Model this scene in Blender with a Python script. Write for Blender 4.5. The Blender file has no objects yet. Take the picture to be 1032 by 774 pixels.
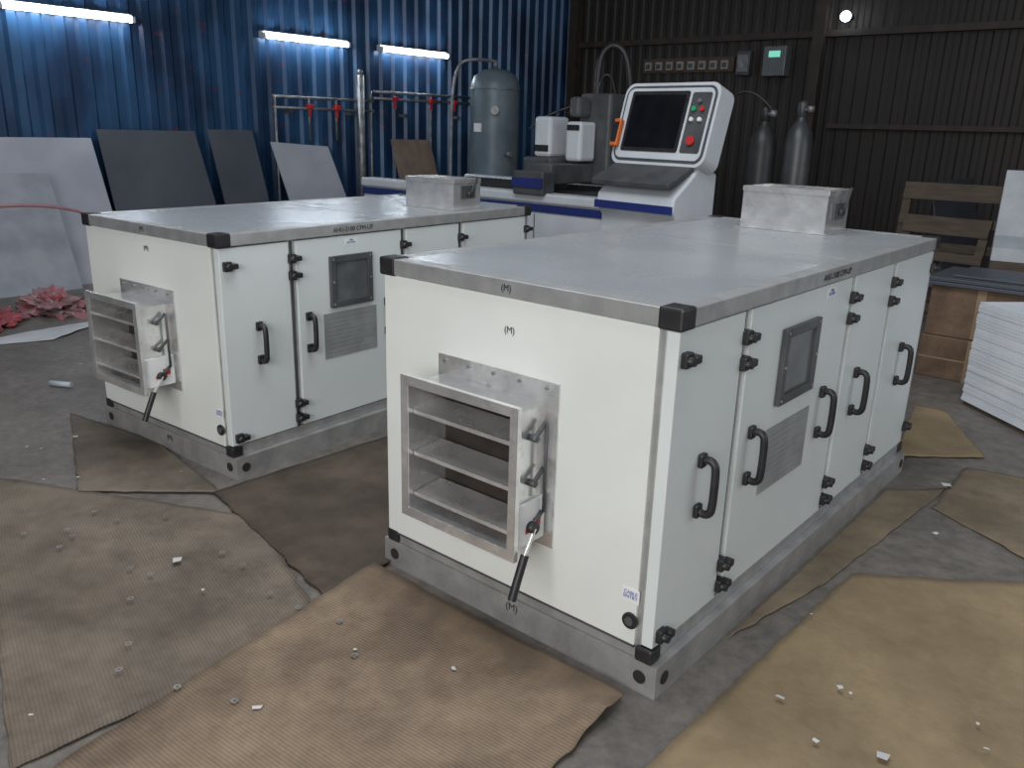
import bpy, bmesh, math, random
from mathutils import Vector, Matrix, noise
random.seed(7)
scene=bpy.context.scene
COL=scene.collection

# ---------------- materials ----------------
MATS={}
def pmat(name,c1,c2=None,scale=6.0,rough=.5,metal=0.0,bump=0.0,bscale=40.0,detail=6,rvar=0.0,emit=None,estr=0,lo=.35,hi=.65,stretch=(1,1,1)):
    if name in MATS: return MATS[name]
    m=bpy.data.materials.new(name);m.use_nodes=True;nt=m.node_tree;N=nt.nodes;L=nt.links
    b=N["Principled BSDF"]
    b.inputs["Roughness"].default_value=rough;b.inputs["Metallic"].default_value=metal
    c2=c2 or tuple(x*.85 for x in c1)
    tc=N.new("ShaderNodeTexCoord");mp=N.new("ShaderNodeMapping");mp.inputs["Scale"].default_value=stretch
    L.new(tc.outputs["Object"],mp.inputs[0])
    nz=N.new("ShaderNodeTexNoise");nz.inputs["Scale"].default_value=scale;nz.inputs["Detail"].default_value=detail
    L.new(mp.outputs[0],nz.inputs["Vector"])
    cr=N.new("ShaderNodeValToRGB");cr.color_ramp.elements[0].position=lo;cr.color_ramp.elements[1].position=hi
    cr.color_ramp.elements[0].color=(*c1,1);cr.color_ramp.elements[1].color=(*c2,1)
    L.new(nz.outputs["Fac"],cr.inputs[0]);L.new(cr.outputs[0],b.inputs["Base Color"])
    if rvar:
        mr=N.new("ShaderNodeMapRange");mr.inputs["To Min"].default_value=max(0.02,rough-rvar);mr.inputs["To Max"].default_value=rough+rvar
        L.new(nz.outputs["Fac"],mr.inputs[0]);L.new(mr.outputs[0],b.inputs["Roughness"])
    if bump:
        n2=N.new("ShaderNodeTexNoise");n2.inputs["Scale"].default_value=bscale;n2.inputs["Detail"].default_value=4
        L.new(mp.outputs[0],n2.inputs["Vector"])
        bp=N.new("ShaderNodeBump");bp.inputs["Strength"].default_value=bump;bp.inputs["Distance"].default_value=.01
        L.new(n2.outputs["Fac"],bp.inputs["Height"]);L.new(bp.outputs[0],b.inputs["Normal"])
    if emit:
        b.inputs["Emission Color"].default_value=(*emit,1);b.inputs["Emission Strength"].default_value=estr
    MATS[name]=m
    return m
def galv(name,base=.55,rough=.32,metal=.85,spangle=.3):
    m=pmat(name,(base,base*1.01,base*1.02),(base*.72,base*.74,base*.76),scale=9,rough=rough,metal=metal,rvar=.08)
    nt=m.node_tree;N=nt.nodes;L=nt.links;b=N["Principled BSDF"]
    v=N.new("ShaderNodeTexVoronoi");v.inputs["Scale"].default_value=60
    tc=N.new("ShaderNodeTexCoord");L.new(tc.outputs["Object"],v.inputs["Vector"])
    mx=N.new("ShaderNodeMix");mx.data_type='RGBA';mx.blend_type='MULTIPLY';mx.inputs[0].default_value=spangle
    src=b.inputs["Base Color"].links[0].from_socket
    L.new(src,mx.inputs[6]);L.new(v.outputs["Color"],mx.inputs[7]);
    hs=N.new("ShaderNodeHueSaturation");hs.inputs["Saturation"].default_value=.1;hs.inputs["Value"].default_value=1.15
    L.new(mx.outputs[2],hs.inputs["Color"]);L.new(hs.outputs[0],b.inputs["Base Color"])
    return m
def card(name,c1,c2,ang=0.0,rib=.0,scale=3.0,stain=.8):
    m=pmat(name,c1,c2,scale=scale,rough=.75,bump=.2,bscale=60,detail=9,lo=.3,hi=.7)
    nt=m.node_tree;N=nt.nodes;L=nt.links;b=N["Principled BSDF"]
    tc=N.new("ShaderNodeTexCoord")
    last=b.inputs["Base Color"].links[0].from_socket
    for sc,p0,p1,col,am in ((1.9,.40,.60,(.40,.38,.37,1),stain),(9.0,.36,.52,(.55,.53,.52,1),stain*.6)):
        n=N.new("ShaderNodeTexNoise");n.inputs["Scale"].default_value=sc;n.inputs["Detail"].default_value=12;n.inputs["Roughness"].default_value=.68
        L.new(tc.outputs["Object"],n.inputs["Vector"])
        r=N.new("ShaderNodeValToRGB");r.color_ramp.elements[0].position=p0;r.color_ramp.elements[1].position=p1
        r.color_ramp.elements[0].color=col;r.color_ramp.elements[1].color=(1,1,1,1)
        L.new(n.outputs["Fac"],r.inputs[0])
        mx=N.new("ShaderNodeMix");mx.data_type='RGBA';mx.blend_type='MULTIPLY';mx.inputs[0].default_value=am
        L.new(last,mx.inputs[6]);L.new(r.outputs[0],mx.inputs[7]);last=mx.outputs[2]
    if rib:
        mp=N.new("ShaderNodeMapping");mp.inputs["Rotation"].default_value=(0,0,ang)
        L.new(tc.outputs["Object"],mp.inputs[0])
        w=N.new("ShaderNodeTexWave");w.inputs["Scale"].default_value=30;w.inputs["Distortion"].default_value=.7;w.inputs["Detail"].default_value=1
        L.new(mp.outputs[0],w.inputs["Vector"])
        m2=N.new("ShaderNodeMix");m2.data_type='RGBA';m2.blend_type='MULTIPLY';m2.inputs[0].default_value=rib
        cr=N.new("ShaderNodeValToRGB");cr.color_ramp.elements[0].color=(.5,.48,.47,1)
        L.new(w.outputs["Fac"],cr.inputs[0]);L.new(last,m2.inputs[6]);L.new(cr.outputs[0],m2.inputs[7]);last=m2.outputs[2]
        bp=N.new("ShaderNodeBump");bp.inputs["Strength"].default_value=.3;bp.inputs["Distance"].default_value=.004
        L.new(w.outputs["Fac"],bp.inputs["Height"]);L.new(bp.outputs[0],b.inputs["Normal"])
    L.new(last,b.inputs["Base Color"])
    return m
WHITE=pmat("white_panel_paint",(.70,.725,.70),(.65,.675,.655),scale=2.5,rough=.38,rvar=.05)
DOORW=pmat("door_panel_paint",(.64,.69,.69),(.59,.64,.64),scale=2.0,rough=.35,rvar=.05)
TOPP=pmat("unit_top_sheet",(.44,.47,.49),(.35,.38,.40),scale=3,rough=.27,metal=.35,rvar=.09)
ALU=pmat("aluminium_profile",(.50,.51,.51),(.38,.39,.39),scale=14,rough=.40,metal=.6,rvar=.08)
BASEM=galv("galvanised_base_steel",.42,.42,.55,.12)
GALV=galv("galvanised_sheet",.82,.24,.8,.22)
GALVD=galv("galvanised_blade",.85,.26,.75,.15)
BLK=pmat("black_plastic",(.012,.012,.014),(.02,.02,.022),scale=30,rough=.45)
DARK=pmat("interior_shade",(.008,.007,.006),(.030,.020,.014),scale=6,rough=.8)  # near-black colour painting the shade inside openings and holes
GREY=pmat("grey_window_glass",(.07,.08,.085),(.12,.13,.135),scale=7,rough=.2)
PLATE=pmat("name_plate_foil",(.36,.38,.39),(.28,.30,.31),scale=9,rough=.4,metal=.3)
PLINE=pmat("name_plate_print",(.22,.235,.24),(.18,.19,.20),scale=9,rough=.5)
RED=pmat("red_sticker",(.55,.03,.03),(.45,.02,.02),rough=.5)
STK=pmat("white_sticker",(.75,.77,.78),(.7,.72,.73),rough=.5)
INK=pmat("black_ink",(.02,.02,.025),(.03,.03,.03),rough=.7)
BINK=pmat("blue_ink",(.03,.06,.35),(.03,.05,.3),rough=.7)
MWHITE=pmat("machine_white_paint",(.58,.62,.66),(.50,.54,.58),scale=3,rough=.35)
MBLUE=pmat("machine_blue_paint",(.015,.03,.17),(.015,.025,.13),rough=.4)
MGREY=pmat("machine_dark_grey",(.08,.085,.09),(.05,.055,.06),rough=.45)
SCREEN=pmat("screen_glass",(.006,.006,.008),(.01,.01,.012),rough=.08)
ORANGE=pmat("orange_plastic",(.75,.18,.03),(.6,.12,.02),rough=.45)
GREEN=pmat("green_plastic",(.03,.4,.15),(.02,.3,.1),rough=.4)
TANKM=pmat("tank_paint",(.15,.19,.22),(.10,.14,.17),scale=4,rough=.45,metal=.2)
CYLM=pmat("gas_cylinder_paint",(.025,.026,.03),(.045,.045,.045),scale=8,rough=.45,metal=.3)
PIPE=pmat("pipe_steel",(.30,.31,.32),(.16,.16,.17),scale=12,rough=.45,metal=.5)
CARD=card("cardboard_box_brown",(.17,.11,.07),(.22,.145,.09))
WOOD=pmat("wood",(.10,.075,.055),(.06,.048,.035),rough=.8,scale=5,stretch=(1,1,6))

# ---------------- geometry helpers ----------------
def mesh_obj(name,bm,mat,parent=None,smooth=False):
    me=bpy.data.meshes.new(name);bmesh.ops.recalc_face_normals(bm,faces=bm.faces);bm.to_mesh(me);bm.free()
    if smooth:
        for p in me.polygons:p.use_smooth=True
    o=bpy.data.objects.new(name,me);COL.objects.link(o)
    if mat: me.materials.append(mat)
    if parent: o.parent=parent
    return o
def add_box(bm,lo,hi,M=None):
    xs=(lo[0],hi[0]);ys=(lo[1],hi[1]);zs=(lo[2],hi[2])
    v=[]
    for x in xs:
        for y in ys:
            for z in zs:
                p=Vector((x,y,z));v.append(bm.verts.new(M@p if M else p))
    for f in ((0,1,3,2),(4,6,7,5),(0,4,5,1),(2,3,7,6),(0,2,6,4),(1,5,7,3)): bm.faces.new([v[i] for i in f])
def empty(name,loc=(0,0,0),rz=0):
    e=bpy.data.objects.new(name,None);COL.objects.link(e);e.location=loc;e.rotation_euler=(0,0,rz);e.empty_display_size=.1
    return e
def box(name,lo,hi,mat,parent=None,bev=.0,M=None,seg=2):
    bm=bmesh.new();add_box(bm,lo,hi,M);o=mesh_obj(name,bm,mat,parent)
    if bev:
        b=o.modifiers.new("bev","BEVEL");b.width=bev;b.segments=seg;b.limit_method='ANGLE'
    return o
def boxes(name,lst,mat,parent=None,bev=0):
    bm=bmesh.new()
    for e in lst:
        add_box(bm,e[0],e[1],e[2] if len(e)>2 else None)
    o=mesh_obj(name,bm,mat,parent)
    if bev:
        b=o.modifiers.new("bev","BEVEL");b.width=bev;b.segments=2;b.limit_method='ANGLE'
    return o
def ringxz(x0,x1,z0,z1,w,ya,yb):   # rectangular ring facing Y without overlapping pieces
    return [((x0,ya,z0),(x0+w,yb,z1)),((x1-w,ya,z0),(x1,yb,z1)),((x0+w,ya,z0),(x1-w,yb,z0+w)),((x0+w,ya,z1-w),(x1-w,yb,z1))]
def add_cyl(bm,p0,p1,r,r2=None,seg=20):
    p0=Vector(p0);p1=Vector(p1);d=p1-p0;r2=r if r2 is None else r2
    q=d.to_track_quat('Z','Y').to_matrix().to_4x4()
    M=Matrix.Translation((p0+p1)/2)@q
    bmesh.ops.create_cone(bm,cap_ends=True,segments=seg,radius1=r,radius2=r2,depth=d.length,matrix=M)
def cyl(name,p0,p1,r,mat,parent=None,r2=None,seg=24):
    return cyls(name,[(p0,p1,r,r if r2 is None else r2)],mat,parent,seg)
def cyls(name,lst,mat,parent=None,seg=16):
    bm=bmesh.new()
    for e in lst: add_cyl(bm,e[0],e[1],e[2],e[3] if len(e)>3 else None,seg)
    o=mesh_obj(name,bm,mat,parent)
    for p in o.data.polygons:
        if len(p.vertices)==4:p.use_smooth=True
    return o
def tube(name,paths,r,mat,parent=None,smooth=True,res=4):
    cu=bpy.data.curves.new(name,"CURVE");cu.dimensions='3D';cu.bevel_depth=r;cu.bevel_resolution=3;cu.use_fill_caps=True;cu.resolution_u=res
    for pts in paths:
        s=cu.splines.new("NURBS" if smooth else "POLY");s.points.add(len(pts)-1)
        for i,p in enumerate(pts): s.points[i].co=(*p,1)
        if smooth: s.use_endpoint_u=True;s.order_u=3
    t=bpy.data.objects.new(name,cu);COL.objects.link(t)
    dg=bpy.context.evaluated_depsgraph_get()
    me=bpy.data.meshes.new_from_object(t.evaluated_get(dg))
    bpy.data.objects.remove(t);me.name=name
    o=bpy.data.objects.new(name,me);COL.objects.link(o);me.materials.clear();me.materials.append(mat)
    for p in me.polygons:p.use_smooth=True
    if parent:o.parent=parent
    return o
def lathe(name,prof,mat,parent=None,loc=(0,0,0),seg=32):
    bm=bmesh.new();rings=[]
    for r,z in prof:
        if r<1e-4: rings.append([bm.verts.new((loc[0],loc[1],loc[2]+z))])
        else: rings.append([bm.verts.new((loc[0]+r*math.cos(2*math.pi*i/seg),loc[1]+r*math.sin(2*math.pi*i/seg),loc[2]+z)) for i in range(seg)])
    for a,b in zip(rings,rings[1:]):
        for i in range(seg):
            j=(i+1)%seg
            if len(a)==1: bm.faces.new((a[0],b[i],b[j]))
            elif len(b)==1: bm.faces.new((a[i],a[j],b[0]))
            else: bm.faces.new((a[i],a[j],b[j],b[i]))
    return mesh_obj(name,bm,mat,parent,True)
def text(name,body,loc,rot,size,mat,parent,off=.0):
    cu=bpy.data.curves.new(name,"FONT");cu.body=body;cu.size=size;cu.align_x='CENTER';cu.align_y='CENTER';cu.offset=off;cu.extrude=.0004;cu.space_line=.9
    t=bpy.data.objects.new(name,cu);COL.objects.link(t)
    dg=bpy.context.evaluated_depsgraph_get()
    me=bpy.data.meshes.new_from_object(t.evaluated_get(dg));bpy.data.objects.remove(t)
    o=bpy.data.objects.new(name,me);COL.objects.link(o);me.materials.clear();me.materials.append(mat)
    o.location=loc;o.rotation_euler=rot
    if parent:o.parent=parent
    return o
FR=(math.pi/2,0,0)
SD=(math.pi/2,0,math.pi/2)

# ---------------- room ----------------
XW=-7.8;YE=9.88;WH=5.5
fm=pmat("concrete_floor",(.170,.156,.140),(.098,.091,.084),scale=1.6,rough=.52,bump=.25,bscale=25,detail=10,rvar=.14,lo=.3,hi=.7)
N=fm.node_tree.nodes;L=fm.node_tree.links;b=N["Principled BSDF"]
tc=N.new("ShaderNodeTexCoord");n=N.new("ShaderNodeTexNoise");n.inputs["Scale"].default_value=14;n.inputs["Detail"].default_value=10;n.inputs["Roughness"].default_value=.75
L.new(tc.outputs["Object"],n.inputs["Vector"]);r=N.new("ShaderNodeValToRGB");r.color_ramp.elements[0].position=.35;r.color_ramp.elements[1].position=.68
r.color_ramp.elements[0].color=(.6,.6,.62,1);r.color_ramp.elements[1].color=(1.25,1.22,1.18,1)
mx=N.new("ShaderNodeMix");mx.data_type='RGBA';mx.blend_type='MULTIPLY';mx.inputs[0].default_value=1
L.new(n.outputs["Fac"],r.inputs[0]);L.new(b.inputs["Base Color"].links[0].from_socket,mx.inputs[6]);L.new(r.outputs[0],mx.inputs[7]);L.new(mx.outputs[2],b.inputs["Base Color"])
box("floor",(XW-.2,-5,-.1),(5,YE+.2,0),fm)
def corrugated(name,length,height,period,depth,mat):
    bm=bmesh.new();n=int(length/period);pr=[(0,0),(.35,0),(.5,1),(.85,1)]
    pts=[]
    for i in range(n+1):
        for a,d in pr: pts.append(((i+a)*period,d*depth))
    lo=[bm.verts.new((x,-d,0)) for x,d in pts];hi=[bm.verts.new((x,-d,height)) for x,d in pts]
    for i in range(len(pts)-1): bm.faces.new((lo[i],lo[i+1],hi[i+1],hi[i]))
    return mesh_obj(name,bm,mat)
bw=pmat("blue_corrugated_sheet",(.024,.082,.185),(.009,.030,.080),scale=1.8,rough=.36,metal=.15,detail=12,rvar=.12,lo=.40,hi=.60,stretch=(1,1,.6))
N=bw.node_tree.nodes;L=bw.node_tree.links;b=N["Principled BSDF"]
tc=N.new("ShaderNodeTexCoord");v=N.new("ShaderNodeTexVoronoi");v.inputs["Scale"].default_value=3.2;mp=N.new("ShaderNodeMapping");mp.inputs["Scale"].default_value=(1,1,2.2)
L.new(tc.outputs["Object"],mp.inputs[0]);L.new(mp.outputs[0],v.inputs["Vector"])
r=N.new("ShaderNodeValToRGB");r.color_ramp.elements[0].position=.10;r.color_ramp.elements[1].position=.18
r.color_ramp.elements[0].color=(.7,.7,.7,1);r.color_ramp.elements[1].color=(0,0,0,1)
mx=N.new("ShaderNodeMix");mx.data_type='RGBA';mx.blend_type='MIX'
mx.inputs[7].default_value=(.10,.035,.07,1)  # purple-red spots put reflections into the sheet's colour
L.new(v.outputs["Distance"],r.inputs[0]);L.new(r.outputs[0],mx.inputs[0]);L.new(b.inputs["Base Color"].links[0].from_socket,mx.inputs[6]);L.new(mx.outputs[2],b.inputs["Base Color"])
w=corrugated("wall_left",YE+5,WH,.21,.035,bw);w.rotation_euler=(0,0,math.pi/2);w.location=(XW,-5,0)
ew=pmat("rusty_dark_sheet",(.036,.030,.026),(.018,.016,.015),scale=.8,rough=.6,detail=8,lo=.3,hi=.7)
w2=corrugated("wall_back",12.6,WH,.17,.018,ew);w2.location=(XW,YE,0)
g=pmat("girt_steel",(.05,.035,.026),(.03,.024,.022),rough=.6)
boxes("trim_back",[((XW+.2,YE-.12,2.76),(4.6,YE-.032,2.84)),((-3.4,YE-.12,1.62),(4.6,YE-.032,1.68)),((-3.7,YE-.2,0),(-3.56,YE-.032,5.4)),((-7.7,YE-.2,0),(-7.55,YE-.032,5.4))],g)

# ---------------- fluorescent lights ----------------
TUBE=pmat("tube_glow",(.9,.95,1),rough=.4,emit=(.86,.94,1.0),estr=42)
for y0 in (1.32,4.0,5.72):
    e=empty("fluorescent_tube_light",(XW+.05,y0,2.42))
    box("batten",(-.013,0,-.02),(.04,1.22,.05),MWHITE,e,bev=.004)
    cyl("tube",(.065,.03,.0),(.065,1.19,.0),.026,TUBE,e)
    boxes("end_caps",[((.035,0,-.028),(.093,.03,.028)),((.035,1.19,-.028),(.093,1.22,.028))],MWHITE,e)
# ---------------- air handling units ----------------
def handle(name,parent,y,z,h=.165):
    a=.046
    tube(name,[[(0,y,z-h/2+.012),(.02,y,z-h/2),(a,y,z-h/2+.008),(a+.004,y,z-h/2+.04),(a+.004,y,z+h/2-.04),(a,y,z+h/2-.008),(.02,y,z+h/2),(0,y,z+h/2-.012)]],.0115,BLK,parent)
    boxes(name+"_pads",[((0,y-.016,z-h/2-.012),(.016,y+.016,z-h/2+.028)),((0,y-.016,z+h/2-.028),(.016,y+.016,z+h/2+.012))],BLK,parent,bev=.005)
def latch(name,parent,y,z):
    boxes(name,[((-.012,y-.018,z-.02),(.018,y+.018,z+.02)),((.0,y+.01,z-.011),(.03,y+.040,z+.011))],BLK,parent,bev=.004)
    cyls(name+"_knob",[((.0,y-.004,z),(.034,y-.004,z),.014,.011)],BLK,parent)
def damper(prefix,u,x0,x1,z0,z1,d):
    t=.004;f=.026
    xa,xb,za,zb=x0+f,x1-f,z0+f,z1-f
    boxes(prefix+"_duct",ringxz(xa,xb,za,zb,t,-d+.004,-.006),GALV,u)
    lip=.016
    boxes(prefix+"_front_flange",ringxz(x0,x1,z0,z1,f+.002,-d,-d+.004)+ringxz(x0,x1,z0,z1,.003,-d+.004,-d+lip),GALV,u)
    e=.035
    boxes(prefix+"_back_flange",[((x0,-.006,z0-.012),(xa+.004,-.001,z1+e)),((xb-.004,-.006,z0-.012),(x1+.012,-.001,z1+e)),((xa+.004,-.006,zb-.004),(xb-.004,-.001,z1+e)),((xa+.004,-.006,z0-.012),(xb-.004,-.001,za+.004))],GALV,u)
    cyls(prefix+"_bolts",[((x0+.03+i*(x1-x0-.06)/4,-.012,z1+.017),(x0+.03+i*(x1-x0-.06)/4,-.004,z1+.017),.006) for i in range(5)],PIPE,u,seg=8)
    box(prefix+"_opening_shade_panel",(xa+t,-.004,za+t),(xb-t,-.001,zb-t),DARK,u)  # dark panel painted as the unit's shaded interior; nothing is cut open
    n=3;hh=(zb-za)/n;bl=[]
    for i in range(n):
        zc=za+hh*(i+.40);M=Matrix.Translation((0,-d*.5,zc))@Matrix.Rotation(math.radians(6),4,'X')
        bl.append(((xa+t+.003,-.058,-.002),(xb-t-.003,.055,.002),M))
        bl.append(((xa+t+.003,-.061,-.009),(xb-t-.003,-.058,.004),M))
    boxes(prefix+"_blades",bl,GALVD,u)
    sx=xb+.001
    box(prefix+"_quadrant_plate",(sx,-d*.88,za+.0),(sx+.012,-d*.10,za+.13),STK,u,bev=.002)
    boxes(prefix+"_red_mark",[((sx+.0125,-d*.62,za+.035),(sx+.0135,-d*.32,za+.05)),((sx+.0125,-d*.42,za+.047),(sx+.0135,-d*.22,za+.075))],RED,u)
    lk=[];zs=[]
    for i in range(n):
        zc=za+hh*(i+.40);zs.append(zc)
        lk.append(((sx+.018,-d*.5,zc),(sx+.018,-d*.5+.045,zc+.035),.007))
        lk.append(((sx,-d*.5,zc),(sx+.028,-d*.5,zc),.010))
    lk.append(((sx+.024,-d*.5+.045,zs[0]+.035),(sx+.024,-d*.5+.045,zs[-1]+.035),.0055))
    cyls(prefix+"_linkage",lk,MGREY,u,seg=10)
    cyls(prefix+"_pivot",[((sx,-d*.5,zs[0]),(sx+.035,-d*.5,zs[0]),.017)],BLK,u)
    tube(prefix+"_lever",[[(sx+.03,-d*.5,zs[0]),(sx+.034,-d*.75,z0+.02),(sx+.036,-d*.85,z0-.0)]],.006,GALVD,u)
    tube(prefix+"_lever_grip",[[(sx+.035,-d*.78,z0+.015),(sx+.036,-d*.98,z0-.055),(sx+.036,-d*1.1,z0-.105)]],.0125,BLK,u)
def topdamper(prefix,u,x0,x1,y0,y1,z,h):
    t=.004
    boxes(prefix,[((x0,y0,z+.004),(x1,y0+t,z+h)),((x0,y1-t,z+.004),(x1,y1,z+h)),((x0,y0+t,z+.004),(x0+t,y1-t,z+h)),((x1-t,y0+t,z+.004),(x1,y1-t,z+h)),
      ((x0-.02,y0-.015,z),(x1+.02,y0+t,z+.004)),((x0-.02,y1-t,z),(x1+.02,y1+.015,z+.004)),((x1-t,y0+t,z),(x1+.02,y1-t,z+.004)),((x0-.02,y0+t,z),(x0+t,y1-t,z+.004)),
      ((x0-.003,y0-.004,z+h-.02),(x1+.003,y0-.0005,z+h)),((x1+.0005,y0-.0005,z+h-.02),(x1+.004,y1,z+h)),
      ((x0,y0,z+h),(x1,y0+.024,z+h+.002)),((x0,y1-.024,z+h),(x1,y1,z+h+.002)),((x0,y0+.024,z+h),(x0+.024,y1-.024,z+h+.002)),((x1-.024,y0+.024,z+h),(x1,y1-.024,z+h+.002))],GALV,u)
    ym=(y0+y1)/2
    boxes(prefix+"_blades",[((x0+.01,-.05,-.0015),(x1-.01,.05,.0015),Matrix.Translation((0,y0+(i+.5)*(y1-y0)/2,z+h*.5))@Matrix.Rotation(math.radians(35),4,'X')) for i in range(2)],GALVD,u)
    box(prefix+"_opening_shade_panel",(x0+t,y0+t,z+.001),(x1-t,y1-t,z+.003),DARK,u)  # dark sheet painted as the shade down inside the damper
    box(prefix+"_quadrant",(x1,ym-.06,z+.06),(x1+.01,ym+.06,z+.13),MGREY,u,bev=.002)
    cyls(prefix+"_pivot",[((x1,ym,z+h*.5),(x1+.03,ym,z+h*.5),.015)],BLK,u)
    tube(prefix+"_lever",[[(x1+.025,ym,z+h*.5),(x1+.03,ym+.03,z+h*.8),(x1+.03,ym+.05,z+h+.01)]],.007,BLK,u)
def ahu(loc,rz,W,L_,H,divs,dm,handles,win,plate,td,label,labely):
    u=empty("air_handling_unit",loc,rz)
    bz=.10;o=.022
    boxes("skid_rails",[((-W-o,0,.004),(o,.004,bz-.004)),((-W-o,L_-.004,.004),(o,L_,bz-.004)),((o-.004,.004,.004),(o,L_-.004,bz-.004)),((-W-o,.004,.004),(-W-o+.004,L_-.004,bz-.004)),
       ((-W-o,0,bz-.004),(o,.06,bz)),((-W-o,L_-.06,bz-.004),(o,L_,bz)),((o-.06,.06,bz-.004),(o,L_-.06,bz)),((-W-o,.06,bz-.004),(-W-o+.06,L_-.06,bz)),
       ((-W-o,0,0),(o,.06,.004)),((o-.06,.06,0),(o,L_-.06,.004)),((-W-o,L_-.06,0),(o,L_,.004)),((-W-o,.06,0),(-W-o+.06,L_-.06,.004))]+
       [((-W-o+.005,L_*k-.03,.006),(o-.005,L_*k+.03,bz-.01)) for k in (.33,.66)],BASEM,u)
    hol=[]
    for x in (-.03,-W+.03): hol.append(((x,-.003,.052),(x,.002,.052),.02))
    for y in (.045,L_-.045): hol.append(((o-.002,y,.052),(o+.003,y,.052),.02))
    cyls("lifting_hole_discs",hol,DARK,u,seg=20)  # dark discs painted as the shade inside the holes
    tb=.04
    box("core_panels",(-W+.006,.02,bz),(-.045,L_-.006,H-.05),WHITE,u)
    fp=[((-W+.002,.008,bz),(-.004,.05,bz+tb)),((-.05,.03,bz),(-.004,L_-.004,bz+.048)),((-W+.002,.03,bz),(-W+.04,L_-.004,bz+tb)),
        ((-.058,.008,bz),(-.038,.05,H-.05)),((-.05,L_-.045,bz),(-.004,L_-.004,H-.05)),((-W+.002,L_-.05,bz),(-W+.04,L_-.004,H-.05)),((-W+.002,.03,bz),(-W+.02,.06,H-.05))]
    for dv in divs: fp.append(((-.05,dv-.02,bz),(-.012,dv+.02,H-.05)))
    boxes("frame_profiles",fp,ALU,u,bev=.003)
    boxes("divider_grooves",[((-.012,dv-.006,bz+.04),(-.0105,dv+.006,H-.055)) for dv in divs],MGREY,u)
    box("front_panel",(-W,0,bz+tb),(-.056,.03,H-.052),WHITE,u,bev=.003)
    box("front_bottom_edge",(-W+.001,-.001,bz+tb-.006),(-.056,.01,bz+tb-.0005),MGREY,u)
    ys=[0.002]+[d for d in divs]+[L_-.005]
    for i in range(len(ys)-1):
        a=ys[i]+(.02 if i else 0);b2=ys[i+1]-.02
        if i==len(ys)-2:b2=ys[i+1]-.03
        box("door_%d"%(i+1),(-.036,a,bz+.052),(0,b2,H-.056),DOORW,u,bev=.003)
    ov=.008
    fl=[((-W-ov,-ov,H-.05),(ov,.045,H)),((-W-ov,L_-.045,H-.05),(ov,L_+ov,H)),((-.045,.045,H-.05),(ov,L_-.045,H)),((-W-ov,.045,H-.05),(-W+.045,L_-.045,H))]
    boxes("top_trim",fl,ALU,u,bev=.003)
    sm=divs[1]
    boxes("top_sheets",[((-W+.046,.046,H-.04),(-.046,sm-.003,H-.001)),((-W+.046,sm+.003,H-.04),(-.046,L_-.046,H-.001))],TOPP,u,bev=.0015)
    box("top_seam",(-W+.046,sm-.003,H-.03),(-.046,sm+.003,H-.004),BLK,u)
    cb=[]
    for cx_,sx in ((0,-1),(-W,1)):
        for cy_,sy in ((0,1),(L_,-1)):
            x0_,x1_=sorted((cx_-sx*.012,cx_+sx*.058));y0_,y1_=sorted((cy_-sy*.012,cy_+sy*.058))
            cb.append(((x0_,y0_,H-.054),(x1_,y1_,H+.004)))
            x0_,x1_=sorted((cx_-sx*.004,cx_+sx*.05));y0_,y1_=sorted((cy_-sy*.004,cy_+sy*.05))
            cb.append(((x0_,y0_,bz+.001),(x1_,y1_,bz+.046)))
    boxes("corner_blocks",cb,BLK,u,bev=.007)
    k=0
    for z in (H-.13,bz+.085):
        k+=1;latch("latch_%d"%k,u,.035,z)
    for dv in divs:
        for z in (H-.13,H-.205,bz+.165,bz+.095):
            k+=1;latch("latch_%d"%k,u,dv-.01,z)
    for z in (H-.13,bz+.13): k+=1;latch("latch_%d"%k,u,L_-.03,z)
    for i,y in enumerate(handles): handle("handle_%d"%(i+1),u,y,.588)
    y0,y1,z0,z1=win
    boxes("window_frame",[((0,y0,z0),(.018,y0+.03,z1)),((0,y1-.03,z0),(.018,y1,z1)),((0,y0+.03,z0),(.018,y1-.03,z0+.03)),((0,y0+.03,z1-.03),(.018,y1-.03,z1))],MGREY,u,bev=.003)
    box("window_glass",(-.001,y0+.02,z0+.02),(.008,y1-.02,z1-.02),GREY,u)
    cyls("window_screws",[((.016,a_,b_),(.021,a_,b_),.006) for a_ in (y0+.015,y1-.015) for b_ in (z0+.015,(z0+z1)/2,z1-.015)],PIPE,u,seg=8)
    y0,y1,z0,z1=plate
    box("name_plate",(0,y0,z0),(.003,y1,z1),PLATE,u)
    boxes("name_plate_lines",[((.003,y0+.02,z1-.03-i*.02),(.0034,y1-.02-((i*7)%3)*.07,z1-.0275-i*.02)) for i in range(int((z1-z0-.04)/.02))]+[((.003,y0+.02,z0+.02),(.0034,y1-.02,z0+.022))],PLINE,u)
    damper("supply_damper",u,*dm)
    topdamper("top_damper",u,*td)
    box("cable_sticker",(-.105,-.001,.27),(-.05,0,.312),STK,u)
    text("cable_sticker_text","CABLE\nENTRY",(-.078,-.0015,.291),FR,.015,BINK,u)
    cyls("cable_gland",[((-.072,-.008,.215),(-.072,0,.215),.024)],BLK,u)
    cyls("cable_gland_cap",[((-.072,-.012,.215),(-.072,-.008,.215),.013)],MGREY,u)
    text("marker_front","(M)",(-.54,-.0015,.955),FR,.028,INK,u)
    text("marker_top_edge","(M)",(-.55,-ov-.0015,H-.024),FR,.027,INK,u)
    text("marker_skid","(M)",(-.50,-.0015,.07),FR,.035,INK,u)
    text("marker_label",label,(ov+.0015,labely,H-.026),SD,.03,INK,u)
    box("side_sticker",(0,labely-.05,H-.100),(.001,labely+.03,H-.068),STK,u)
    text("side_sticker_text","FAN\nSECTION",(.0015,labely-.01,H-.084),SD,.013,BINK,u)
    return u
H1=1.10
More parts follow.
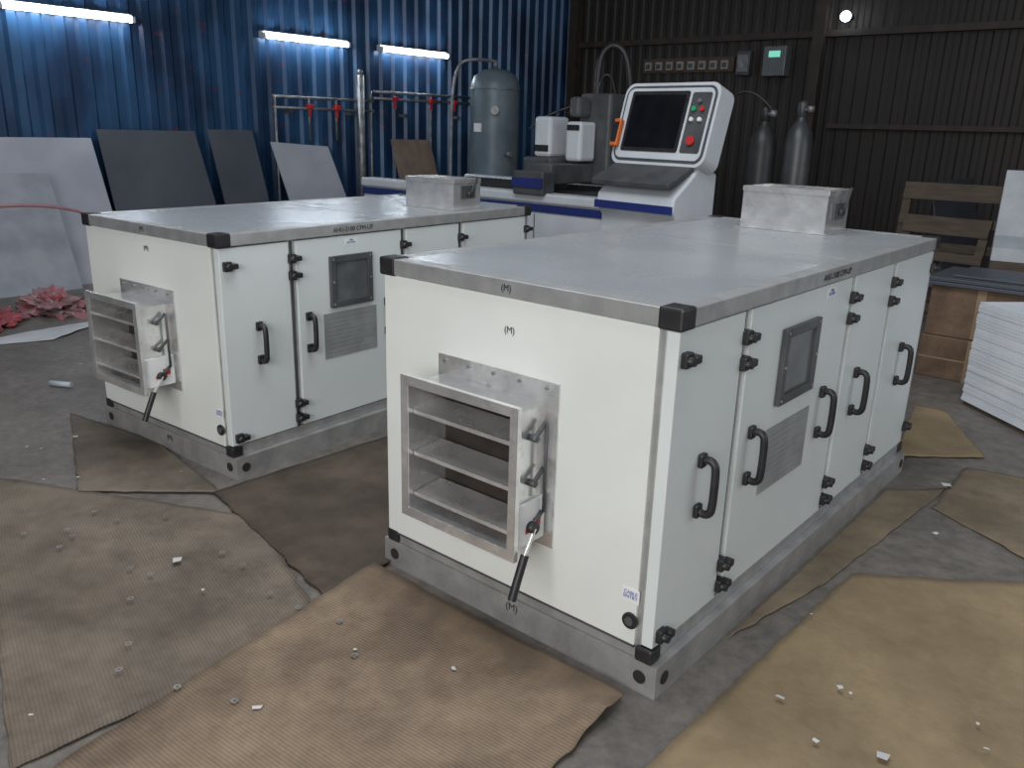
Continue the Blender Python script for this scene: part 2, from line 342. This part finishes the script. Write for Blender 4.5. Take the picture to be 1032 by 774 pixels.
ahu((0,0,0),0,1.076,2.243,H1,[.385,1.225,1.685],(-.822,-.362,.345,.80,.165),[.175,.48,1.04,1.38,1.93],
    (.635,.91,.705,.95),(.585,.94,.42,.635),(-.76,-.37,1.88,2.14,H1,.185),"AHU-2100 CFM-UP",1.02)
H2=1.063
ahu((-2.115,.023,0),.056,1.066,2.118,H2,[.37,1.06,1.50],(-.79,-.36,.345,.755,.175),[.17,.44,.93,1.30,1.80],
    (.57,.83,.68,.92),(.53,.86,.44,.655),(-.46,-.10,1.55,1.78,H2,.165),"AHU-2100 CFM-UP",.72)

# ---------------- floor coverings ----------------
def sheet(name,c,mat,z0=.003,th=.004,n=30,amp=.004,curl=None,jag=.006):
    bm=bmesh.new();A,B,C_,D_=[Vector((*p,0)) for p in c];g=[]
    for i in range(n+1):
        row=[]
        for j in range(n+1):
            u_,v_=i/n,j/n
            p=A*(1-u_)*(1-v_)+B*u_*(1-v_)+C_*u_*v_+D_*(1-u_)*v_
            ed=min(u_,v_,1-u_,1-v_)
            if ed==0:
                p=p+Vector((noise.noise(p*14),noise.noise(p*14+Vector((5,5,5))),0))*jag*1.6
            z=z0+th+abs(noise.noise(p*2.3))*amp*2
            if curl:
                cu,cv,rad,hh=curl;dd=math.hypot(u_-cu,v_-cv)
                if dd<rad: z+=hh*(1-dd/rad)**2
            row.append((p.x,p.y,z))
        g.append(row)
    vt=[[bm.verts.new(q) for q in r_] for r_ in g]
    for i in range(n):
        for j in range(n): bm.faces.new((vt[i][j],vt[i+1][j],vt[i+1][j+1],vt[i][j+1]))
    o=mesh_obj(name,bm,mat,None,True)
    s=o.modifiers.new("sol","SOLIDIFY");s.thickness=th;s.offset=-1 if o.data.polygons[0].normal.z>0 else 1
    return o
H90=math.radians(90)
c_rib=card("cardboard_ribbed",(.265,.195,.130),(.205,.150,.102),H90-.08,.32,stain=.7)
c_rib2=card("cardboard_ribbed_dirty",(.185,.150,.115),(.145,.120,.094),H90+.25,.28,stain=.7)
c_rib3=card("cardboard_ribbed_old",(.165,.135,.105),(.125,.105,.083),math.radians(60),.25,stain=.7)
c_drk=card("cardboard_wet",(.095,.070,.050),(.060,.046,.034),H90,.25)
c_krf=card("kraft_paper",(.265,.200,.112),(.215,.162,.095),stain=.45)
c_kr2=card("kraft_paper_dark",(.205,.162,.105),(.155,.125,.085),stain=.7)
sheet("cardboard_sheet",[(-1.10,-.055),(-.04,-.055),(-.02,-.42),(-.90,-1.24)],c_rib,z0=.013,curl=(1,.3,.5,.03))
sheet("cardboard_sheet",[(-2.90,-.70),(-1.72,-.12),(-.92,-.40),(-.98,-1.28)],c_rib2,z0=.004)
sheet("cardboard_sheet",[(-3.45,-.12),(-2.75,.0),(-2.02,-.10),(-2.45,-.50)],c_rib3,z0=.009)
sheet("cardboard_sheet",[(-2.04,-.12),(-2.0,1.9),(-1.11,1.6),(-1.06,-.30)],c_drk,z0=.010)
sheet("kraft_paper_sheet",[(.19,1.08),(.72,1.48),(1.3,.45),(.14,-.30)],c_krf,z0=.003)
sheet("kraft_paper_sheet",[(.04,.40),(.04,1.95),(.24,2.15),(.14,.95)],c_kr2,z0=.002)
sheet("kraft_paper_sheet",[(.25,1.90),(.24,2.50),(.9,2.65),(.70,1.62)],c_kr2,z0=.002)
sheet("kraft_paper_sheet",[(-.06,2.40),(-.22,3.35),(-.06,3.35),(.28,2.70)],c_krf,z0=.005)
bm=bmesh.new()
for i in range(40):
    if i<18: x,y=random.uniform(-3.2,-.1),random.uniform(-1.2,-.1)
    elif i<32: x,y=random.uniform(.1,1.0),random.uniform(-.2,2.4)
    else: x,y=random.uniform(-5.0,-3),random.uniform(-.8,1.2)
    s=random.uniform(.004,.010)*(2.2 if random.random()<.15 else 1);a=random.random()*6.28;k=random.uniform(.4,1)
    M=Matrix.Translation((x,y,.026))@Matrix.Rotation(a,4,'Z')@Matrix.Rotation(random.uniform(-.15,.15),4,'X')
    bm.faces.new([bm.verts.new(M@Vector(p)) for p in ((-s,-s*k,0),(s,-s*k*.8,0),(s*.8,s*k,0),(-s*.7,s*k,0))])
mesh_obj("paper_scraps",bm,pmat("scrap_paper",(.50,.50,.50),(.38,.38,.38),rough=.8))
bm=bmesh.new()
for i in range(20):
    x,y=random.uniform(-2.3,-.7),random.uniform(-.95,-.35)
    q=Matrix.Translation((x,y,.024))
    vs=[]
    for k in range(16):
        a=k*math.pi/8
        vs.append([bm.verts.new(q@Vector((rr*math.cos(a),rr*math.sin(a),.003))) for rr in (.005,.010)])
    for k in range(16):
        k2=(k+1)%16;bm.faces.new((vs[k][0],vs[k][1],vs[k2][1],vs[k2][0]))
mesh_obj("steel_washers",bm,PIPE)

# ---------------- left background ----------------
def lean(name,y0,y1,z1,xb,xt,mat,th=.012,skew=0,zb=0.0,y0t=None,y1t=None):
    bm=bmesh.new();y0t=y0 if y0t is None else y0t;y1t=y1 if y1t is None else y1t
    q=[(xb,y0,zb),(xb,y1,zb),(xt,y1t,z1+skew),(xt,y0t,z1)]
    f=[bm.verts.new(p) for p in q];b_=[bm.verts.new((p[0]-th,p[1],p[2])) for p in q]
    bm.faces.new(f);bm.faces.new(b_[::-1])
    for i in range(4): bm.faces.new((f[i],b_[i],b_[(i+1)%4],f[(i+1)%4]))
    return mesh_obj(name,bm,mat)
PAN=pmat("bare_sheet_panel",(.36,.38,.43),(.28,.30,.35),scale=1.5,rough=.45)
PAN2=pmat("dark_sheet_panel",(.075,.085,.105),(.05,.06,.075),scale=1.5,rough=.45)
lean("leaning_sheet_metal",-.6,1.95,1.30,-7.05,-7.6,PAN)
lean("leaning_sheet_metal",-.2,1.4,1.0,-6.85,-7.3,pmat("dull_sheet_panel",(.29,.31,.35),(.23,.25,.29),rough=.5))
lean("leaning_dark_sheet",2.02,3.15,1.38,-7.2,-7.62,PAN2,y1t=3.05)
lean("leaning_dark_sheet",3.2,3.75,1.40,-7.15,-7.62,PAN2)
lean("leaning_sheet_metal",4.0,4.85,1.28,-7.0,-7.5,PAN,y0t=3.9,y1t=4.7,skew=-.05)
lean("leaning_brown_board",5.75,6.45,1.32,-7.1,-7.55,pmat("brown_board",(.22,.17,.13),(.16,.12,.10),rough=.7))
def crumple(name,loc,r,h,mat,seed):
    bm=bmesh.new();bmesh.ops.create_icosphere(bm,subdivisions=5,radius=1)
    for v in bm.verts:
        n_=noise.noise(v.co*2.2+Vector((seed,0,0)))+.6*noise.noise(v.co*6+Vector((seed,3,0)))+.3*abs(noise.noise(v.co*14+Vector((seed,1,0))))
        v.co=v.co*(1+.6*n_);v.co.x*=r[0];v.co.y*=r[1];v.co.z=max(0,v.co.z*h+.25*h)
    o=mesh_obj(name,bm,mat);o.location=loc;return o
crumple("red_plastic_wrap",(-6.0,.25,.0),(.36,.24),.09,pmat("red_wrap",(.34,.05,.06),(.20,.07,.08),scale=8,rough=.4),1)
crumple("red_plastic_wrap",(-6.12,.86,0),(.34,.20),.10,pmat("red_wrap2",(.34,.09,.10),(.26,.20,.21),scale=9,rough=.4),5)
crumple("red_plastic_wrap",(-5.75,-.25,0),(.2,.15),.08,pmat("red_wrap2",(.34,.09,.10)),9)
sheet("white_sheet_offcut",[(-5.30,-.05),(-5.45,.40),(-5.5,1.1),(-5.10,.45)],pmat("offcut_white",(.50,.52,.54),(.42,.44,.46),rough=.5),z0=.002,amp=.01)
tube("coiled_red_hose",[[(-6.7,-.3,.02),(-6.72,-.1,.55),(-6.7,.3,.75),(-6.7,1.1,.8),(-6.7,1.7,.6),(-6.7,1.95,.02)]],.014,pmat("pink_hose",(.35,.18,.20),(.28,.14,.16),rough=.5))
e=empty("steel_pipe_offcut",(-3.98,.05,.0),.5)
cyl("pipe",(-.07,0,.018),(.07,0,.018),.016,pmat("offcut_pipe",(.4,.45,.5),(.3,.35,.4)),e)
# ---------------- wall piping ----------------
e=empty("wall_air_pipework",(XW+.16,0,0))
P=[]
for a,b_,z in ((4.05,5.55,1.78),(4.05,5.55,1.66),(5.55,7.4,1.90),(5.55,7.4,1.82)):
    P.append(((0,a,z),(0,b_,z),.016))
for y,z0,z1 in ((4.08,0,1.80),(5.5,0,1.9),(6.55,.0,1.9),(7.38,.0,1.92),(4.55,1.3,1.78),(4.95,1.3,1.78)):
    P.append(((0,y,z0),(0,y,z1),.016))
cyls("pipes",P,PIPE,e)
cyls("riser_pipe",[((.02,5.32,0),(.02,5.32,2.08),.05),((.02,5.32,2.08),(.02,5.32,2.14),.035)],PIPE,e)
vz=[]
for y in (4.55,4.95,5.9,6.55,7.0):
    z=1.68 if y<5.5 else 1.82
    vz+=[((-.02,y-.04,z-.025),(.05,y+.04,z+.03)),((.0,y-.013,z-.12),(.035,y+.013,z-.025))]
boxes("red_valves",vz,RED,e,bev=.008)
boxes("brackets",[((-.13,y-.02,1.6),(0,y+.02,1.64)) for y in (4.3,5.2,6.1,7.1)],MGREY,e)
# ---------------- compressed air tank ----------------
e=empty("air_receiver_tank",(-6.22,6.28,0))
lathe("shell",[(0,.38),(.16,.41),(.26,.48),(.30,.58),(.305,.62),(.305,1.95),(.30,2.0),(.26,2.1),(.16,2.17),(0,2.20)],TANKM,e)
cyls("legs",[((.2*math.cos(a),.2*math.sin(a),0),(.24*math.cos(a),.24*math.sin(a),.55),.03) for a in (.5,2.6,4.7)],TANKM,e)
cyls("fittings",[((0,0,2.19),(0,0,2.28),.025),((.29,-.1,1.2),(.38,-.12,1.2),.03),((.2,-.22,1.7),(.25,-.28,1.7),.05)],PIPE,e)
cyls("weld_bands",[((0,0,.60),(0,0,.615),.309),((0,0,1.94),(0,0,1.955),.309)],PIPE,e,seg=32)
tube("outlet_pipe",[[(0,0,2.27),(-.1,-.3,2.3),(-.3,-.42,2.2),(-.32,-.45,1.4),(-.32,-.45,.2)]],.02,PIPE,e)
box("label",(-.06,-.312,1.45),(.06,-.302,1.55),STK,e)
e=empty("brown_cabinet",(-5.86,6.7,0))
box("case",(0,0,0),(.5,.4,1.5),CARD,e,bev=.01)
boxes("door_lines",[((.245,-.004,.05),(.255,0,1.45)),((.03,-.004,1.42),(.47,0,1.43))],MGREY,e)
# ---------------- laser cutting machine ----------------
e=empty("laser_cutting_machine",(-6.3,4.25,0))
LX=3.15;LY=1.75
boxes("bed_body",[((0,0,.08),(LX,.12,.86)),((0,LY-.12,.08),(LX,LY,.86)),((0,.12,.08),(.12,LY-.12,.86)),((LX-.12,.12,.08),(LX,LY-.12,.86)),((.1,.1,.3),(LX-.1,LY-.1,.7))],MWHITE,e,bev=.01)
boxes("bed_blue_band",[((-.01,-.012,.78),(LX+.01,0,.85)),((LX,0,.78),(LX+.012,LY,.85))],MBLUE,e,bev=.003)
boxes("bed_rail_cover",[((-.02,-.03,.86),(LX+.02,.16,.95)),((-.02,LY-.16,.86),(LX+.02,LY+.03,.95))],MWHITE,e,bev=.02)
boxes("bed_slats",[((.15+i*.075,.16,.80),(.155+i*.075,LY-.16,.93)) for i in range(38)],MGREY,e)
boxes("feet",[((x,y,0),(x+.15,y+.15,.08)) for x in (.1,1.5,LX-.25) for y in (.02,LY-.17)],MGREY,e)
boxes("bed_panels_seams",[((x,-.003,.12),(x+.008,0,.76)) for x in (.8,1.6,2.4)],MGREY,e)
boxes("gantry_beam",[((2.25,.1,1.02),(2.5,LY-.1,1.20)),((2.2,-.08,.93),(2.55,.1,1.14)),((2.2,LY-.1,.93),(2.55,LY+.08,1.20))],MGREY,e,bev=.015)
boxes("gantry_stripe",[((2.2,-.095,1.0),(2.55,-.082,1.08))],MBLUE,e)
boxes("cutting_head_housing",[((2.3,.76,1.0),(2.66,1.08,1.84)),((2.33,.55,1.62),(2.45,.75,1.80))],MGREY,e,bev=.03)
boxes("cutting_head_cover",[((2.34,.50,1.22),(2.52,.75,1.58)),((2.0,.45,1.25),(2.2,.75,1.62))],MWHITE,e,bev=.03)
boxes("cover_black_trim",[((2.36,.494,1.50),(2.50,.5,1.55)),((2.02,.444,1.30),(2.18,.45,1.36))],BLK,e)
boxes("drive_motor_box",[((1.95,.35,.95),(2.3,.65,1.25))],MGREY,e,bev=.03)
cyls("nozzle",[((2.62,.9,.95),(2.62,.9,1.2),.03,.045)],PIPE,e)
tube("cable_carrier",[[(2.4,.9,1.82),(2.38,.9,2.15),(2.5,.95,2.30),(2.66,1.0,2.2),(2.70,1.05,1.7),(2.70,1.1,1.1)]],.03,BLK,e)
tube("hoses",[[(2.45,.85,1.8),(2.5,.8,2.05),(2.62,.9,1.95),(2.6,.95,1.5)],[(1.9,.5,1.5),(2.0,.7,1.7),(2.3,.9,1.75)]],.012,BLK,e)
# ---------------- control console ----------------
e=empty("machine_control_console",(-2.45,3.92,0),-.12);e.scale=(.90,.9,.975)
def prism(name,prof,x0,x1,mat,parent,bev=.01):
    bm=bmesh.new();a=[bm.verts.new((x0,y,z)) for y,z in prof];b_=[bm.verts.new((x1,y,z)) for y,z in prof]
    bm.faces.new(a);bm.faces.new(b_[::-1]);k=len(prof)
    for i in range(k): bm.faces.new((a[i],b_[i],b_[(i+1)%k],a[(i+1)%k]))
    o=mesh_obj(name,bm,mat,parent)
    if bev:
        m_=o.modifiers.new("bev","BEVEL");m_.width=bev;m_.segments=3;m_.limit_method='ANGLE'
    return o
prism("cabinet",[(-.22,.06),(.28,.06),(.28,1.25),(.05,1.32),(-.1,1.2),(-.28,1.08),(-.3,.98),(-.22,.90)],-.40,.42,MWHITE,e,.02)
prism("plinth",[(-.2,0),(.26,0),(.26,.07),(-.2,.07)],-.37,.37,MGREY,e,.0)
prism("neck",[(-.06,1.18),(.26,1.18),(.32,1.6),(.12,1.7)],-.36,.36,MWHITE,e,.02)
prism("keyboard_shelf",[(-.34,1.14),(-.02,1.27),(-.03,1.31),(-.35,1.18)],-.42,.40,MGREY,e,.008)
boxes("cabinet_blue_band",[((-.402,-.312,.96),(.422,-.300,1.02))],MBLUE,e)
M=Matrix.Translation((0,-.06,1.28))@Matrix.Rotation(math.radians(-17),4,'X')
def rrect(name,x0,x1,z0,z1,y0,y1,r,mat,parent,M):
    bm=bmesh.new();pts=[]
    for cx_,cz_,a0 in ((x1-r,z1-r,0),(x0+r,z1-r,90),(x0+r,z0+r,180),(x1-r,z0+r,270)):
        for k in range(7):
            a=math.radians(a0+k*15);pts.append((cx_+r*math.cos(a),cz_+r*math.sin(a)))
    f=[bm.verts.new(M@Vector((x,y0,z))) for x,z in pts];b_=[bm.verts.new(M@Vector((x,y1,z))) for x,z in pts];n_=len(pts)
    bm.faces.new(f);bm.faces.new(b_[::-1])
    for i in range(n_): bm.faces.new((f[i],b_[i],b_[(i+1)%n_],f[(i+1)%n_]))
    return mesh_obj(name,bm,mat,parent)
rrect("head_shell",-.48,.50,.02,.66,0,.20,.09,MWHITE,e,M)
rrect("head_dark_rim",-.455,.475,.045,.635,-.006,.0,.08,MGREY,e,M)
rrect("head_face",-.435,.455,.065,.615,-.012,-.004,.06,MWHITE,e,M)
rrect("screen_bezel",-.38,.22,.12,.59,-.02,-.01,.02,BLK,e,M)
rrect("screen",-.35,.19,.15,.56,-.023,-.018,.01,SCREEN,e,M)
rrect("button_panel",.245,.435,.12,.58,-.016,-.01,.02,MGREY,e,M)
def btn(nm,x,z,r,mat): 
    cyl(nm,M@Vector((x,-.012,z)),M@Vector((x,-.045,z)),r,mat,e,seg=16)
btn("emergency_stop",.34,.21,.035,RED);btn("button_green",.30,.45,.018,GREEN);btn("button_red",.38,.45,.018,RED);btn("button_white",.30,.37,.016,STK);btn("button_white_2",.38,.37,.016,STK);btn("key_switch",.34,.51,.016,PIPE)
box("remote_pendant",(-.475,-.07,.14),(-.40,-.02,.36),ORANGE,e,bev=.012,M=M)
box("remote_pendant_keys",(-.465,-.074,.17),(-.41,-.068,.33),BLK,e,M=M)
# ---------------- gas cylinders ----------------
def gas(loc,mat,h):
    e=empty("gas_cylinder",loc)
    lathe("body",[(0,0),(.115,0),(.12,.02),(.12,h-.2),(.10,h-.1),(.06,h-.03),(.035,h),(.035,h+.03)],mat,e)
    lathe("cap",[(.035,h+.02),(.042,h+.03),(.042,h+.13),(.03,h+.15),(0,h+.155)],mat,e)
    cyls("valve",[((.0,-.0,h+.08),(.09,-.05,h+.08),.016),((.09,-.05,h+.06),(.09,-.05,h+.11),.03)],PIPE,e)
    return e
g1=gas((-2.28,5.38,0),CYLM,1.60);gas((-1.99,5.46,0),pmat("gas_cylinder_grey",(.07,.075,.08),(.045,.05,.055),rough=.4,metal=.3),1.64)
tube("hose",[[(.09,-.05,1.70),(-.08,-.1,1.9),(-.33,-.12,1.8),(-.38,-.1,1.2),(-.4,-.1,.6),(-.42,-.1,.02)]],.012,BLK,g1)
# ---------------- electrical gear on the end wall ----------------
e=empty("electrical_socket_board",(-6.35,YE-.05,2.36))
box("board",(0,-.02,0),(1.5,0.03,.2),pmat("board_brown",(.10,.07,.05),(.08,.055,.04),rough=.7),e)
boxes("sockets",[((.06+i*.18,-.07,.03),(.17+i*.18,-.02,.15)) for i in range(8)],pmat("socket_beige",(.36,.36,.33),(.28,.28,.26)),e,bev=.008)
boxes("socket_faces",[((.08+i*.18,-.074,.055),(.15+i*.18,-.068,.12)) for i in range(8)],MGREY,e)
e=empty("electrical_panel_box",(-4.35,YE-.022,2.28))
box("case",(0,-.2,0),(.32,0,.38),pmat("panel_box_grey",(.16,.18,.19),(.12,.14,.15),rough=.4),e,bev=.01)
box("green_label",(.08,-.205,.24),(.24,-.2,.32),pmat("label_green_glow",(.1,.5,.35),emit=(.3,.9,.7),estr=.6),e)  # green label with a faint glow added to its material
e=empty("switch_box",(-4.78,YE-.022,2.3));box("case",(0,-.12,0),(.2,0,.32),MGREY,e,bev=.01);box("cover",(.02,-.13,.05),(.18,-.12,.27),PIPE,e)
e=empty("wall_bulb_lamp",(-3.3,YE-.04,2.98))
cyl("holder",(0,0.02,0),(0,-.12,0),.04,MGREY,e)
bm=bmesh.new();bmesh.ops.create_uvsphere(bm,u_segments=16,v_segments=10,radius=.065);bmesh.ops.translate(bm,verts=bm.verts,vec=(0,-.17,0))
mesh_obj("bulb",bm,pmat("bulb_glow",(.9,.95,1),emit=(.85,.92,1),estr=14),e,True)
# ---------------- right side things ----------------
e=empty("insulation_sheet_stack",(-.04,3.60,0),math.atan2(-.36,.39))
z=0.03;ls=[]
while z<.61:
    t=random.uniform(.016,.022);dx=random.uniform(-.003,.003);ls.append(((dx,random.uniform(-.003,.003),z),(1.3+dx,.62,z+t-.0012)));z+=t
boxes("sheets",ls,pmat("foam_sheet_white",(.62,.66,.70),(.54,.58,.62),scale=4,rough=.55),e)
boxes("pallet",[((.0,.02,0),(1.3,.12,.03)),((.0,.5,0),(1.3,.6,.03))],WOOD,e)
e=empty("cardboard_carton_stack",(-.44,4.1,0))
boxes("cartons",[((0,0,0),(.62,.55,.28)),((.01,.01,.282),(.61,.56,.61))],CARD,e,bev=.006)
boxes("tape",[((.285,-.001,.0),(.335,.0,.28)),((.285,.009,.29),(.335,.0095,.61)),((0,-.001,.13),(.285,0,.14))],pmat("packing_tape",(.3,.22,.14),(.26,.19,.12),rough=.3),e)
boxes("dark_sheets_on_top",[((-.05,-.02,.612),(.7,.6,.635)),((-.02,.0,.637),(.9,.62,.66)),((.1,.1,.662),(1.0,.6,.675))],PAN2,e,bev=.003)
def frame(loc,rz,tilt,w_,h_,nsl):
    e=empty("timber_crate_frame",loc,rz)
    R_=Matrix.Rotation(tilt,4,'X')
    ls=[((0,0,0),(.07,.05,h_),R_),((w_-.07,0,0),(w_,.05,h_),R_),((.07,0,h_-.08),(w_-.07,.05,h_),R_),((.07,0,0.0),(w_-.07,.05,.08),R_)]
    for i in range(nsl): ls.append(((0.0,-.018,(i+.5)*h_/nsl-.04),(w_,0,(i+.5)*h_/nsl+.04),R_))
    boxes("slats",ls,WOOD,e)
frame((-1.4,6.5,0),.1,-.18,.9,1.15,5)
frame((-1.25,6.0,0),-.1,-.22,.7,.9,4)
e=empty("folded_duct_sheet",(-.40,5.6,0),.2)
boxes("stand",[((0,0,0),(.5,.4,.62))],WOOD,e,bev=.01)
prism("duct",[(0,.62),(.4,.62),(.45,1.24),(.3,1.30),(.2,.80),(.02,.72)],0.0,.6,pmat("dull_white",(.40,.43,.46),(.32,.35,.38),rough=.5),e,.005)
lean("leaning_dark_sheet",7.5,9.2,1.1,-1.1,-1.4,PAN2)

# ---------------- light ----------------
def area(name,loc,target,sx,sy,power,col):
    l=bpy.data.lights.new(name,"AREA");l.shape='RECTANGLE';l.size=sx;l.size_y=sy;l.energy=power;l.color=col
    o=bpy.data.objects.new(name,l);COL.objects.link(o);o.location=loc
    o.rotation_euler=(Vector(target)-Vector(loc)).to_track_quat('-Z','Y').to_euler();return o
area("overhead_area_light",(-1.2,.2,5.2),(-1.2,.5,0),4.5,3,245,(.95,.965,1))  # soft cool area light overhead
area("shed_doorway_light",(1.2,-5.2,2.6),(-.6,0,.5),4,3,275,(1,.98,.955))
area("side_area_light",(5.0,3.0,2.6),(0,1.2,.4),4,2.6,90,(.92,.955,1))  # soft cool area light from the right; no doorway is modelled
wd=bpy.data.worlds.new("World");scene.world=wd;wd.use_nodes=True
wd.node_tree.nodes["Background"].inputs[0].default_value=(.70,.75,.84,1);wd.node_tree.nodes["Background"].inputs[1].default_value=.12
# ---------------- camera ----------------
cam=bpy.data.cameras.new("camera");co=bpy.data.objects.new("camera",cam);COL.objects.link(co)
pi,ro,ya=.300,.029,-.700
fw=Vector((math.sin(ya)*math.cos(pi),math.cos(ya)*math.cos(pi),-math.sin(pi)))
r_=fw.cross(Vector((0,0,1))).normalized();u_=r_.cross(fw)
r2=r_*math.cos(ro)+u_*math.sin(ro);u2=-r_*math.sin(ro)+u_*math.cos(ro)
mw=Matrix((r2,u2,-fw)).transposed().to_4x4();mw.translation=(.949,-1.751,1.506);co.matrix_world=mw
cam.sensor_width=36;cam.sensor_fit='HORIZONTAL';cam.lens=833.9/1032*36;cam.clip_start=.05
scene.camera=co
scene.view_settings.view_transform='Standard'
